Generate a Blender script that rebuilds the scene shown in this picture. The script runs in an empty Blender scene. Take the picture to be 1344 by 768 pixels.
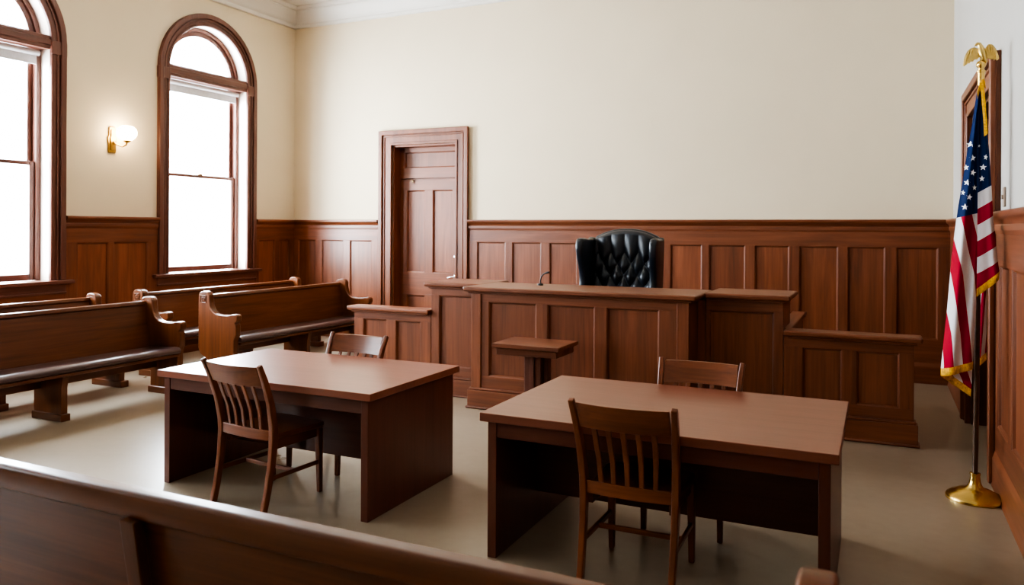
import bpy, bmesh, math, random
from mathutils import Vector, Matrix, Euler
random.seed(7)
PI = math.pi
sc = bpy.context.scene
COL = sc.collection

# ------------------------------------------------------------------ materials
MATS = {}
def srgb(r, g, b):
    f = lambda c: c/12.92 if c <= .04045 else ((c+.055)/1.055)**2.4
    return (f(r/255), f(g/255), f(b/255), 1)

class NT:
    def __init__(s, name):
        s.m = bpy.data.materials.new(name); s.m.use_nodes = True
        s.t = s.m.node_tree; s.t.nodes.clear()
        s.out = s.n('ShaderNodeOutputMaterial')
    def n(s, typ, **kw):
        nd = s.t.nodes.new(typ)
        for k, v in kw.items():
            if k.startswith('i_'):
                nd.inputs[k[2:].replace('_', ' ')].default_value = v
            else: setattr(nd, k, v)
        return nd
    def l(s, a, b): s.t.links.new(a, b)
    def bsdf(s, **kw):
        b = s.n('ShaderNodeBsdfPrincipled')
        for k, v in kw.items(): b.inputs[k.replace('_', ' ')].default_value = v
        s.l(b.outputs[0], s.out.inputs[0]); return b

def ramp(nt, fac, stops):
    r = nt.n('ShaderNodeValToRGB'); nt.l(fac, r.inputs[0])
    e = r.color_ramp.elements
    while len(e) < len(stops): e.new(.5)
    for el, (p, c) in zip(e, stops): el.position = p; el.color = c
    return r.outputs[0]

def wood(name, axis, dark, mid, light, rough=.36, bump=.06, coat=.12, scale=1.0):
    key = (name, axis)
    if key in MATS: return MATS[key]
    nt = NT(name + '_wood_' + axis)
    b = nt.bsdf(Roughness=rough, Coat_Weight=coat, Coat_Roughness=.22)
    tc = nt.n('ShaderNodeTexCoord'); oi = nt.n('ShaderNodeObjectInfo')
    ml = nt.n('ShaderNodeMath', operation='MULTIPLY'); nt.l(oi.outputs['Random'], ml.inputs[0]); ml.inputs[1].default_value = 23.0
    cb = nt.n('ShaderNodeCombineXYZ')
    for i in range(3): nt.l(ml.outputs[0], cb.inputs[i])
    add = nt.n('ShaderNodeVectorMath', operation='ADD'); nt.l(tc.outputs['Object'], add.inputs[0]); nt.l(cb.outputs[0], add.inputs[1])
    def mapped(across, along):
        mp = nt.n('ShaderNodeMapping'); sv = [across]*3; sv['xyz'.index(axis)] = along
        mp.inputs['Scale'].default_value = [v*scale for v in sv]; nt.l(add.outputs[0], mp.inputs[0]); return mp.outputs[0]
    n1 = nt.n('ShaderNodeTexNoise', i_Scale=1.0, i_Detail=5.0, i_Roughness=.6, i_Distortion=.3); nt.l(mapped(55, 1.6), n1.inputs[0])
    n2 = nt.n('ShaderNodeTexNoise', i_Scale=1.0, i_Detail=3.0, i_Roughness=.55, i_Distortion=1.2); nt.l(mapped(9, .7), n2.inputs[0])
    mx = nt.n('ShaderNodeMath', operation='MULTIPLY_ADD'); nt.l(n1.outputs[0], mx.inputs[0]); mx.inputs[1].default_value = .4
    m2 = nt.n('ShaderNodeMath', operation='MULTIPLY'); nt.l(n2.outputs[0], m2.inputs[0]); m2.inputs[1].default_value = .6
    nt.l(m2.outputs[0], mx.inputs[2])
    c = ramp(nt, mx.outputs[0], [(.30, dark), (.5, mid), (.70, light)])
    hs = nt.n('ShaderNodeHueSaturation'); hs.inputs['Saturation'].default_value = 1.05; nt.l(c, hs.inputs['Color'])
    vr = nt.n('ShaderNodeMapRange'); nt.l(oi.outputs['Random'], vr.inputs[0]); vr.inputs[3].default_value = .88; vr.inputs[4].default_value = 1.12
    nt.l(vr.outputs[0], hs.inputs['Value']); nt.l(hs.outputs[0], b.inputs['Base Color'])
    bp = nt.n('ShaderNodeBump', i_Strength=bump, i_Distance=.01); nt.l(n1.outputs[0], bp.inputs['Height']); nt.l(bp.outputs[0], b.inputs['Normal'])
    MATS[key] = nt.m; return nt.m

def L3(r, g, b): return (r, g, b, 1)
TONES = {
 'mill':  (L3(.105,.035,.017), L3(.182,.062,.030), L3(.245,.090,.046), .40),
 'trim':  (L3(.090,.036,.026), L3(.138,.056,.039), L3(.180,.075,.052), .36),
 'pew':   (L3(.070,.022,.009), L3(.125,.043,.018), L3(.175,.065,.028), .30),
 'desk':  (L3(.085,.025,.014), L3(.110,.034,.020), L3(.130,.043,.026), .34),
 'desktop_lit': (L3(.185,.066,.041), L3(.215,.079,.050), L3(.245,.092,.059), .33),  # table tops: glossy window reflection painted in as lighter wood
 'chair': (L3(.110,.035,.016), L3(.180,.060,.027), L3(.240,.085,.040), .30),
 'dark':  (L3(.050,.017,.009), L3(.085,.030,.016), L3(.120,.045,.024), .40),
}
def W(tone, axis):
    d, m, l, r = TONES[tone]; return wood(tone, axis, d, m, l, r)
def W3(tone): return [W(tone, 'z'), W(tone, 'x'), W(tone, 'y')]
WZ, WX, WY = 0, 1, 2

def plain(name, col, rough=.5, metal=0.0, noise=0.0, nscale=8.0, bump=0.0, bscale=60.0, **kw):
    if name in MATS: return MATS[name]
    nt = NT(name); b = nt.bsdf(Roughness=rough, Metallic=metal, **kw)
    b.inputs['Base Color'].default_value = col
    tc = nt.n('ShaderNodeTexCoord')
    if noise:
        n = nt.n('ShaderNodeTexNoise', i_Scale=nscale, i_Detail=4.0); nt.l(tc.outputs['Object'], n.inputs[0])
        lo = tuple(c*(1-noise) for c in col[:3])+(1,); hi = tuple(min(1, c*(1+noise)) for c in col[:3])+(1,)
        nt.l(ramp(nt, n.outputs[0], [(.3, lo), (.7, hi)]), b.inputs['Base Color'])
    if bump:
        n = nt.n('ShaderNodeTexNoise', i_Scale=bscale, i_Detail=3.0); nt.l(tc.outputs['Object'], n.inputs[0])
        bp = nt.n('ShaderNodeBump', i_Strength=bump, i_Distance=.005); nt.l(n.outputs[0], bp.inputs['Height']); nt.l(bp.outputs[0], b.inputs['Normal'])
    MATS[name] = nt.m; return nt.m

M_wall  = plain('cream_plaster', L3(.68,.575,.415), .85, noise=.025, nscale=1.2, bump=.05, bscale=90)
M_wallR = plain('daylit_grey_plaster', L3(.47,.445,.41), .85, noise=.03, nscale=1.0, bump=.05, bscale=90)  # right wall: cool grey of the facing daylight is put into the colour
M_ceil  = plain('ceiling_plaster', L3(.58,.54,.48), .9, noise=.02, nscale=1.0)
M_crown = plain('crown_paint', L3(.64,.60,.54), .6, noise=.02, nscale=2.0)
M_reveal= plain('reveal_paint', L3(.70,.60,.52), .5, noise=.03, nscale=3)
M_brass = plain('brass', L3(.72,.50,.17), .24, 1.0, noise=.08, nscale=14)
M_oldbrass = plain('aged_brass', L3(.42,.25,.075), .32, 1.0, noise=.15, nscale=20)
M_gold  = plain('gilt', L3(.68,.50,.19), .33, 1.0, noise=.12, nscale=40, bump=.25, bscale=180)
M_bronze= plain('dark_bronze', L3(.16,.105,.05), .35, 1.0, noise=.15, nscale=20)
M_chrome= plain('nickel', L3(.75,.74,.72), .2, 1.0, noise=.04)
M_leather=plain('black_leather', L3(.009,.012,.019), .34, noise=.2, nscale=12, bump=.12, bscale=260, Coat_Weight=.15, Coat_Roughness=.25)
M_vinyl = plain('brown_vinyl', L3(.085,.044,.040), .32, noise=.12, nscale=10, bump=.04, bscale=120, Coat_Weight=.2)
M_black = plain('black_rubber', L3(.012,.012,.012), .5, noise=.1)
M_shadecloth = plain('roller_cloth', L3(.62,.62,.64), .9, noise=.05, nscale=30)
M_plate = plain('switch_plastic', L3(.30,.22,.16), .5, noise=.05)
M_fringe= plain('gold_fringe', L3(.85,.44,.02), .7, noise=.3, nscale=60)

def mk_floor():
    nt = NT('floor_finish'); b = nt.bsdf(Roughness=.3, Specular_IOR_Level=.5)
    tc = nt.n('ShaderNodeTexCoord')
    n1 = nt.n('ShaderNodeTexNoise', i_Scale=.9, i_Detail=5.0, i_Roughness=.6); nt.l(tc.outputs['Object'], n1.inputs[0])
    n2 = nt.n('ShaderNodeTexNoise', i_Scale=14.0, i_Detail=4.0); nt.l(tc.outputs['Object'], n2.inputs[0])
    m = nt.n('ShaderNodeMath', operation='MULTIPLY_ADD'); nt.l(n2.outputs[0], m.inputs[0]); m.inputs[1].default_value = .25; nt.l(n1.outputs[0], m.inputs[2])
    nt.l(ramp(nt, m.outputs[0], [(.40, L3(.270,.212,.148)), (.62, L3(.310,.248,.178)), (.85, L3(.345,.280,.205))]), b.inputs['Base Color'])
    r = nt.n('ShaderNodeMapRange'); nt.l(n1.outputs[0], r.inputs[0]); r.inputs[3].default_value = .24; r.inputs[4].default_value = .34
    nt.l(r.outputs[0], b.inputs['Roughness'])
    return nt.m
M_floor = mk_floor()

def mk_glass():
    nt = NT('window_glass')
    tr = nt.n('ShaderNodeBsdfTransparent'); tr.inputs[0].default_value = (.95,.98,1,1)
    gl = nt.n('ShaderNodeBsdfGlossy'); gl.inputs['Roughness'].default_value = .03
    mx = nt.n('ShaderNodeMixShader'); mx.inputs[0].default_value = .05; nt.l(tr.outputs[0], mx.inputs[1]); nt.l(gl.outputs[0], mx.inputs[2])
    nt.l(mx.outputs[0], nt.out.inputs[0]); return nt.m
M_glass = mk_glass()

def mk_glow():
    nt = NT('lit_opal_glass'); b = nt.bsdf(Roughness=.3)
    b.inputs['Base Color'].default_value = L3(.9,.85,.75)
    b.inputs['Emission Color'].default_value = L3(1,.80,.52); b.inputs['Emission Strength'].default_value = 15
    return nt.m
M_glow = mk_glow()

def mk_flag():
    nt = NT('flag_cloth'); b = nt.bsdf(Roughness=.8, Specular_IOR_Level=.15)
    uv = nt.n('ShaderNodeUVMap'); uv.uv_map = 'UVMap'
    sp = nt.n('ShaderNodeSeparateXYZ'); nt.l(uv.outputs[0], sp.inputs[0])
    fr = nt.n('ShaderNodeMath', operation='FRACT'); nt.l(sp.outputs[0], fr.inputs[0])
    lt = nt.n('ShaderNodeMath', operation='LESS_THAN'); nt.l(fr.outputs[0], lt.inputs[0]); lt.inputs[1].default_value = .5
    gt = nt.n('ShaderNodeMath', operation='GREATER_THAN'); nt.l(sp.outputs[1], gt.inputs[0]); gt.inputs[1].default_value = .5
    m1 = nt.n('ShaderNodeMix', data_type='RGBA'); nt.l(lt.outputs[0], m1.inputs['Factor'])
    m1.inputs['A'].default_value = L3(.66,.63,.65); m1.inputs['B'].default_value = L3(.36,.008,.028)
    m2 = nt.n('ShaderNodeMix', data_type='RGBA'); nt.l(gt.outputs[0], m2.inputs['Factor'])
    nt.l(m1.outputs['Result'], m2.inputs['A']); m2.inputs['B'].default_value = L3(.008,.022,.085)
    nt.l(m2.outputs['Result'], b.inputs['Base Color']); 
    wv = nt.n('ShaderNodeTexNoise', i_Scale=400.0); tc = nt.n('ShaderNodeTexCoord'); nt.l(tc.outputs['Object'], wv.inputs[0])
    bp = nt.n('ShaderNodeBump', i_Strength=.08, i_Distance=.002); nt.l(wv.outputs[0], bp.inputs['Height']); nt.l(bp.outputs[0], b.inputs['Normal'])
    return nt.m
M_flag = mk_flag()
M_star = plain('star_cloth', L3(.80,.80,.80), .75, noise=.03)

# ------------------------------------------------------------------ mesh builder
class MB:
    def __init__(s): s.bm = bmesh.new()
    def _merge(s, bm, mat):
        for f in bm.faces:
            if mat is not None: f.material_index = mat
        me = bpy.data.meshes.new('tmp'); bm.to_mesh(me); bm.free(); s.bm.from_mesh(me); bpy.data.meshes.remove(me)
    def box(s, x0, x1, y0, y1, z0, z1, mat=0, bev=.004, seg=2, M=None):
        bm = bmesh.new(); bmesh.ops.create_cube(bm, size=1)
        for v in bm.verts: v.co = Vector(((x0+x1)/2+v.co.x*(x1-x0), (y0+y1)/2+v.co.y*(y1-y0), (z0+z1)/2+v.co.z*(z1-z0)))
        if bev:
            bev = min(bev, .45*min(abs(x1-x0), abs(y1-y0), abs(z1-z0)))
            bmesh.ops.bevel(bm, geom=list(bm.edges), offset=bev, segments=seg, profile=.5, affect='EDGES', clamp_overlap=True)
        if M is not None: bmesh.ops.transform(bm, matrix=M, verts=bm.verts)
        s._merge(bm, mat); return s
    def prism(s, outer, holes, fn, w0, w1, mat=0, bev=0, side_mat=None):
        """polygon (with holes) in 2-D, extruded from w0 to w1; fn(u, v, w) -> xyz"""
        bm = bmesh.new(); edges = []
        for loop in [outer] + list(holes):
            vs = [bm.verts.new((p[0], p[1], 0)) for p in loop]
            edges += [bm.edges.new((vs[i], vs[(i+1) % len(vs)])) for i in range(len(vs))]
        if holes:
            bmesh.ops.triangle_fill(bm, use_beauty=True, use_dissolve=False, edges=edges)
        else:
            bm.faces.new(list(bm.verts))
        front = list(bm.faces)
        r = bmesh.ops.extrude_face_region(bm, geom=front)
        top = [e for e in r['geom'] if isinstance(e, bmesh.types.BMVert)]
        for v in top: v.co.z = 1
        for v in bm.verts: v.co = Vector(fn(v.co.x, v.co.y, w0 if v.co.z < .5 else w1))
        bm.normal_update()
        bmesh.ops.recalc_face_normals(bm, faces=bm.faces)
        for f in bm.faces: f.material_index = mat
        if side_mat is not None:
            for f in bm.faces:
                if len(f.verts) == 4: f.material_index = side_mat
        if bev:
            es = [e for e in bm.edges if len(e.link_faces) == 2 and e.calc_face_angle(0) > .9]
            bmesh.ops.bevel(bm, geom=es, offset=bev, segments=2, profile=.5, affect='EDGES', clamp_overlap=True)
        s._merge(bm, None); return s
    def tube(s, pts, rad, n=10, mat=0, cap=True, flat=None):
        """pts: list of xyz, rad: radius or (ru, rv) per point"""
        bm = bmesh.new(); pts = [Vector(p) for p in pts]; rings = []
        prev = None
        for i, p in enumerate(pts):
            d = (pts[min(i+1, len(pts)-1)] - pts[max(i-1, 0)]).normalized()
            if prev is None:
                up = Vector((0, 0, 1)) if abs(d.z) < .9 else Vector((0, 1, 0)); a = d.cross(up).normalized()
            else: a = (prev - d*prev.dot(d)).normalized()
            prev = a; b = d.cross(a)
            r = rad[i] if isinstance(rad, (list, tuple)) else rad
            ra, rb = r if isinstance(r, (list, tuple)) else (r, r)
            rings.append([bm.verts.new(p + a*math.cos(2*PI*k/n)*ra + b*math.sin(2*PI*k/n)*rb) for k in range(n)])
        for A, B in zip(rings, rings[1:]):
            for k in range(n): bm.faces.new((A[k], A[(k+1) % n], B[(k+1) % n], B[k]))
        if cap: bm.faces.new(rings[0][::-1]); bm.faces.new(rings[-1])
        bmesh.ops.recalc_face_normals(bm, faces=bm.faces)
        s._merge(bm, mat); return s
    def bar(s, pts, sizes, mat=0, bev=.004, side=Vector((1, 0, 0))):
        """rectangular section swept along pts; sizes (w along side, t)"""
        bm = bmesh.new(); pts = [Vector(p) for p in pts]; rings = []
        for i, p in enumerate(pts):
            d = (pts[min(i+1, len(pts)-1)] - pts[max(i-1, 0)]).normalized()
            a = (side - d*side.dot(d)).normalized(); b = d.cross(a)
            w, t = sizes[i] if isinstance(sizes, list) else sizes
            rings.append([bm.verts.new(p + a*x*w/2 + b*y*t/2) for x, y in ((-1,-1),(1,-1),(1,1),(-1,1))])
        for A, B in zip(rings, rings[1:]):
            for k in range(4): bm.faces.new((A[k], A[(k+1) % 4], B[(k+1) % 4], B[k]))
        bm.faces.new(rings[0][::-1]); bm.faces.new(rings[-1])
        bmesh.ops.recalc_face_normals(bm, faces=bm.faces)
        if bev:
            es = [e for e in bm.edges if e.calc_face_angle(0) > .9]
            bmesh.ops.bevel(bm, geom=es, offset=bev, segments=2, profile=.5, affect='EDGES', clamp_overlap=True)
        s._merge(bm, mat); return s
    def lathe(s, prof, n=24, mat=0, M=None):
        bm = bmesh.new(); rings = []
        for r, z in prof:
            rings.append([bm.verts.new((r*math.cos(2*PI*k/n), r*math.sin(2*PI*k/n), z)) for k in range(n)])
        for A, B in zip(rings, rings[1:]):
            for k in range(n): bm.faces.new((A[k], A[(k+1) % n], B[(k+1) % n], B[k]))
        bm.faces.new(rings[0][::-1]); bm.faces.new(rings[-1])
        bmesh.ops.remove_doubles(bm, verts=bm.verts, dist=1e-5)
        bmesh.ops.recalc_face_normals(bm, faces=bm.faces)
        if M is not None: bmesh.ops.transform(bm, matrix=M, verts=bm.verts)
        s._merge(bm, mat); return s
    def grid(s, fn, nu, nv, mat=0, uvfn=None, closed=False):
        bm = bmesh.new(); vs = [[bm.verts.new(fn(i/nu, j/nv)) for j in range(nv+1)] for i in range(nu+1)]
        lay = bm.loops.layers.uv.new('UVMap') if uvfn else None
        for i in range(nu):
            for j in range(nv):
                f = bm.faces.new((vs[i][j], vs[i+1][j], vs[i+1][j+1], vs[i][j+1]))
                if lay:
                    for lp, (a, b) in zip(f.loops, ((i, j), (i+1, j), (i+1, j+1), (i, j+1))): lp[lay].uv = uvfn(a/nu, b/nv)
        s._merge(bm, mat); return s
    def poly(s, pts, mat=0):
        bm = bmesh.new(); bm.faces.new([bm.verts.new(p) for p in pts]); s._merge(bm, mat); return s
    def done(s, name, mats, parent=None, loc=(0, 0, 0), rz=0, smooth=.6, label=None):
        me = bpy.data.meshes.new(name); s.bm.to_mesh(me); s.bm.free()
        for m in (mats if isinstance(mats, (list, tuple)) else [mats]): me.materials.append(m)
        if smooth:
            for p in me.polygons: p.use_smooth = True
            me.set_sharp_from_angle(angle=max(smooth, .9))
        o = bpy.data.objects.new(name, me); COL.objects.link(o)
        o.location = loc; o.rotation_euler = (0, 0, rz)
        if smooth and smooth < .8:
            wn = o.modifiers.new('weighted_normal', 'WEIGHTED_NORMAL'); wn.keep_sharp = True; wn.weight = 90
        if parent is not None: o.parent = parent
        if label: o['label'] = label
        return o

def thing(name, label, cat, loc=(0, 0, 0), rz=0, group=None):
    o = bpy.data.objects.new(name, None); COL.objects.link(o); o.empty_display_size = .1
    o.location = loc; o.rotation_euler = (0, 0, rz)
    o['label'] = label; o['category'] = cat
    if group: o['group'] = group
    return o
def struct(o): o['kind'] = 'structure'; return o
def dup(root, loc, rz, label, group=None):
    r = root.copy(); COL.objects.link(r); r.location = loc; r.rotation_euler = (0, 0, rz); r['label'] = label
    if group: r['group'] = group
    for ch in list(root.children):
        c = ch.copy(); COL.objects.link(c); c.parent = r
        for g in list(ch.children):
            d = g.copy(); COL.objects.link(d); d.parent = c
    return r
ID = lambda u, v, w: (u, w, v)          # polygon in x-z, extruded along y
YZ = lambda u, v, w: (w, u, v)          # polygon in y-z, extruded along x
XY = lambda u, v, w: (u, v, w)
def arc(cx, cz, r, a0, a1, n): return [(cx+r*math.cos(a0+(a1-a0)*k/n), cz+r*math.sin(a0+(a1-a0)*k/n)) for k in range(n+1)]

# ------------------------------------------------------------------ room
XL, XR, YB, YF, ZC = -8.63, .745, 9.94, -3.5, 5.25
CAP = 1.85
WIN_Y = [8.155, 5.09, 2.03, -1.03]
HW, SPR, SILL = .71, 3.85, 1.10

struct(MB().box(XL-.3, XR+.3, YF-.3, YB+.3, -.2, 0, bev=0).done('floor', M_floor))
struct(MB().box(XL-.3, XR+.3, YF-.3, YB+.3, ZC, ZC+.2, bev=0).done('ceiling', M_ceil))
# left wall with arched openings
def arch_loop(c, hw, z0, zs, n=24): return [(c-hw, z0), (c+hw, z0)] + arc(c, zs, hw, 0, PI, n)
struct(MB().prism([(YF-.3, 0), (YB+.3, 0), (YB+.3, ZC), (YF-.3, ZC)], [arch_loop(c, HW, SILL-.02, SPR) for c in WIN_Y], YZ, XL, XL-.30, 0, side_mat=1).done('wall_left', [M_wall, M_reveal], smooth=0))
# back wall with door opening
DX0, DX1, DZ = -6.72, -5.60, 2.985
struct(MB().prism([(XL, 0), (DX0, 0), (DX0, DZ), (DX1, DZ), (DX1, 0), (XR, 0), (XR, ZC), (XL, ZC)], [], ID, YB, YB+.3).done('wall_back', [M_wall], smooth=0))
# right wall with doorway
RY0, RY1, RZ = 6.40, 8.02, 2.745
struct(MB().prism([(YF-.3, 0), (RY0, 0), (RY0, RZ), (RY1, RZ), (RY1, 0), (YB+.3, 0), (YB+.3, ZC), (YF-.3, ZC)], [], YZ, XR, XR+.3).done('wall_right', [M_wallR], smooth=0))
struct(MB().box(XL, XR, YF-.3, YF, 0, ZC, bev=0).done('wall_front', M_wall, smooth=0))

# crown moulding: swept profile (outward, down)
def crown(name, length, loc, rz):
    prof = [(0, 0), (0, -.30), (.03, -.30), (.045, -.285), (.05, -.26), (.04, -.245), (.05, -.23), (.10, -.20), (.15, -.14), (.175, -.08), (.19, -.075), (.19, -.05), (.215, -.045), (.225, -.02), (.225, 0)]
    m = MB(); m.prism(prof, [], lambda u, v, w: (w, -u, v), 0, length)
    return struct(m.done(name, M_crown, None, loc, rz))
crown('trim_1', YB-YF, (XL, YF, ZC), PI/2)
crown('trim_2', XR-XL, (XL, YB, ZC), 0)
crown('trim_3', YB-YF, (XR, YB, ZC), -PI/2)

# panelled work in a local frame: x along, front toward -y, z up
def frame_mb(u0, u1, v0, v1, opens, pv0, pv1, th=.03, y=0.0, m=None, moulding=True):
    """opens: list of (a, b); one row of openings between pv0 and pv1. front face at y-th"""
    m = m or MB()
    m.box(u0, u1, y-th, y, pv1, v1, WX, .003)
    m.box(u0, u1, y-th, y, v0, pv0, WX, .003)
    xs = [u0] + [c for o in opens for c in o] + [u1]
    for k in range(0, len(xs), 2):
        m.box(xs[k], xs[k+1], y-th, y, pv0-.001, pv1+.001, WZ, .003)
    if moulding:
        for a, b in opens:
            i = .016; f, r = y-th*.9, y-th*.28
            o = [(a, pv0), (b, pv0), (b, pv1), (a, pv1)]; n = [(a+i, pv0+i), (b-i, pv0+i), (b-i, pv1-i), (a+i, pv1-i)]
            for k in range(4):
                j = (k+1) % 4; mm = WX if k % 2 == 0 else WZ
                mid = [((o[q][0]*.5+n[q][0]*.5), (o[q][1]*.5+n[q][1]*.5)) for q in range(4)]
                m.poly([(o[k][0], f, o[k][1]), (o[j][0], f, o[j][1]), (mid[j][0], f*.85+r*.15, mid[j][1]), (mid[k][0], f*.85+r*.15, mid[k][1])], mm)
                m.poly([(mid[k][0], f*.85+r*.15, mid[k][1]), (mid[j][0], f*.85+r*.15, mid[j][1]), (n[j][0], r, n[j][1]), (n[k][0], r, n[k][1])], mm)
    return m
def panels(parent, opens, pv0, pv1, tone, th=.03, y=0.0, back=.004, name='panel'):
    for a, b in opens:
        MB().box(a-.002, b+.002, y-th*.30, y+back, pv0-.002, pv1+.002, WZ, 0).done(name, W3(tone), parent)

def moulding(m, u0, u1, prof, mat=WX):
    """prof: polygon of (out, z); swept along x"""
    m.prism(prof, [], lambda u, v, w: (w, -u, v), u0, u1, mat); return m
CAP_PROF = [(0, 1.70), (.032, 1.70), (.036, 1.722), (.046, 1.73), (.046, 1.755), (.04, 1.765), (.05, 1.79), (.072, 1.805), (.078, 1.822), (.078, 1.838), (.072, 1.848), (0, 1.85)]
BASE_PROF = [(0, 0), (.052, 0), (.052, .012), (.046, .02), (.046, .185), (.04, .20), (.034, .222), (.03, .235), (0, .235)]
def wainscot(name, base_name, u0, u1, opens, loc, rz, tone='mill', pv=(.50, 1.53), v1=1.70):
    o = struct(frame_mb(u0, u1, 0, v1, opens, *pv, th=.03).done(name, W3(tone), None, loc, rz))
    panels(o, opens, *pv, tone)
    m = MB(); moulding(m, u0, u1, CAP_PROF); m.done('cap_rail', W3(tone), o)
    b = MB(); moulding(b, u0, u1, BASE_PROF); struct(b.done(base_name, W3(tone), None, loc, rz))
    return o
# back wall: left of door, right of door
wainscot('trim_4', 'baseboard_back', XL, -6.955, [(-8.52, -8.17), (-8.04, -7.62), (-7.49, -7.08)], (0, YB, 0), 0)
bw = [(-5.24, -4.79), (-4.68, -4.24), (-4.11, -3.71), (-3.58, -3.13), (-3.01, -2.56), (-2.43, -2.03), (-1.94, -1.50), (-1.385, -.985), (-.87, -.44), (-.335, .06), (.18, .595)]
wainscot('trim_5', 'baseboard_back', -5.385, XR, bw, (0, YB, 0), 0)
# left wall segments (x local = world Y)
wainscot('trim_6', 'baseboard_left', 9.045, YB, [(9.12, 9.46), (9.56, 9.80)], (XL, 0, 0), PI/2, 'mill')
wainscot('trim_7', 'baseboard_left', 5.975, 7.27, [(6.13, 6.54), (6.62, 7.11)], (XL, 0, 0), PI/2, 'mill')
wainscot('trim_8', 'baseboard_left', 2.915, 4.205, [(3.07, 3.50), (3.60, 4.05)], (XL, 0, 0), PI/2, 'mill')
for i, c in enumerate(WIN_Y):   # panelling below each window
    o = struct(frame_mb(c-.885, c+.885, 0, .96, [(c-.78, c-.05), (c+.05, c+.78)], .33, .88).done('trim_%d' % (9+i), W3('mill'), None, (XL, 0, 0), PI/2))
    panels(o, [(c-.78, c-.05), (c+.05, c+.78)], .33, .88, 'mill')
    b = MB(); moulding(b, c-.885, c+.885, BASE_PROF); struct(b.done('baseboard_left', W3('mill'), None, (XL, 0, 0), PI/2))
# right wall (x local = -world Y)
def rw(name, y1, y0, opens): return wainscot(name, 'baseboard_right', -y1, -y0, [(-b, -a) for a, b in opens][::-1], (XR, 0, 0), -PI/2, 'mill', pv=(.42, 1.49))
rw('trim_13', 6.165, YF, [(-.9, -.4), (-.25, .25), (.4, .9), (1.05, 1.55), (1.7, 2.2), (2.35, 2.85), (3.0, 3.5), (3.65, 4.15), (4.30, 4.80), (4.95, 5.45), (5.58, 6.06)])
rw('trim_14', YB, 8.245, [(8.40, 8.98), (9.12, 9.78)])

# ------------------------------------------------------------------ windows
def arched_ring(m, ro, ri, zb, zs, y0, y1, mat, bev=.006, n=28):
    outer = [(-ro, zb)] + [(-ri, zb)] + arc(0, zs, ri, PI, 0, n) + [(ri, zb), (ro, zb)] + arc(0, zs, ro, 0, PI, n)
    m.prism(outer, [], ID, y0, y1, mat, bev=bev); return m
def window(i, c):
    m = MB()
    arched_ring(m, .885, HW, SILL, SPR, -.03, 0, WZ)
    arched_ring(m, .885, .815, SILL, SPR, -.062, -.028, WZ, .012)
    arched_ring(m, .80, .775, SILL, SPR, -.045, -.028, WZ, .007)
    arched_ring(m, .745, HW, SILL, SPR, -.042, -.028, WZ, .008)
    for s in (-1, 1): m.box(s*.80-.095, s*.80+.095, -.05, -.0, 3.70, 3.86, WZ, .01)
    w = struct(m.done('window_%d' % (i+1), W3('trim'), None, (XL, c, 0), PI/2))
    MB().box(-.97, .97, -.10, .17, SILL-.045, SILL, WX, .012, 3).box(-.90, .90, -.035, .0, .955, SILL-.045, WX, .006).box(-.90, .90, -.05, 0, .94, .965, WX, .006).done('window_sill', W3('trim'), w)
    # jamb liner
    j = MB(); arched_ring(j, HW, .655, SILL, SPR, .15, .27, WZ, .004); j.done('window_jamb', W3('trim'), w)
    MB().box(-HW, HW, -.015, .27, 3.755, 3.915, WX, .01).box(-HW, HW, -.03, .0, 3.80, 3.87, WX, .01).done('transom_bar', W3('trim'), w)
    def sash(name, z0, z1, y, bot):
        a, st = .655, .058
        s = MB().box(-a, -a+st, y, y+.04, z0, z1, WZ, .006).box(a-st, a, y, y+.04, z0, z1, WZ, .006).box(-a+st, a-st, y, y+.04, z0, z0+bot, WX, .006).box(-a+st, a-st, y, y+.04, z1-.045, z1, WX, .006).done(name, W3('trim'), w)
        MB().box(-a+st-.005, a-st+.005, y+.018, y+.022, z0+bot-.005, z1-.04, 0, 0).done('pane', M_glass, s, smooth=0)
        return s
    lo = sash('lower_sash', SILL, 2.47, .175, .075); sash('upper_sash', 2.425, 3.755, .222, .045)
    MB().box(-.03, .03, .155, .185, 2.465, 2.485, 0, .004).done('sash_lock', M_bronze, lo)
    # arched transom light
    o = [(-.655, 3.915)] + [(.655, 3.915)] + arc(0, SPR, .655, .1, PI-.1, 28)
    inn = [(-.585, 3.97)] + [(.585, 3.97)] + arc(0, SPR, .59, .205, PI-.205, 28)
    s = MB().prism(o, [inn], ID, .175, .225, WX).done('arched_sash', W3('trim'), w)
    MB().prism(inn, [], ID, .198, .202).done('pane', M_glass, s, smooth=0)
    # rolled blind under the transom bar
    MB().tube([(-.66, .12, 3.715), (.66, .12, 3.715)], .034, 16).box(-.65, .65, .145, .150, 3.60, 3.715, 0, 0).box(-.65, .65, .140, .155, 3.585, 3.605, 0, .004).done('roller_blind', M_shadecloth, w)
for i, c in enumerate(WIN_Y): window(i, c)

# ------------------------------------------------------------------ door in the back wall
def casing(m, hw, zt, w=.15, step=True):
    def U(o, i): return [(-o, 0), (-i, 0), (-i, zt+i-hw), (i, zt+i-hw), (i, 0), (o, 0), (o, zt+o-hw), (-o, zt+o-hw)]
    m.prism(U(hw+w, hw), [], ID, -.035, 0, WZ, bev=.006)
    m.prism(U(hw+w+.015, hw+w-.055), [], ID, -.07, -.03, WZ, bev=.012)
    m.prism(U(hw+w-.07, hw+w-.09), [], ID, -.05, -.03, WZ, bev=.007)
    m.prism(U(hw+.035, hw-.004), [], ID, -.048, -.03, WZ, bev=.008); return m
dc, dh = (DX0+DX1)/2, (DX1-DX0)/2
m = casing(MB(), dh, DZ, .205)
d1 = struct(m.done('door_1', W3('mill'), None, (dc, YB, 0), 0))
j = MB().box(-dh, -dh+.03, 0, .26, 0, DZ, WZ, .004).box(dh-.03, dh, 0, .26, 0, DZ, WZ, .004).box(-dh, dh, 0, .26, DZ-.03, DZ, WX, .004)
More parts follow.
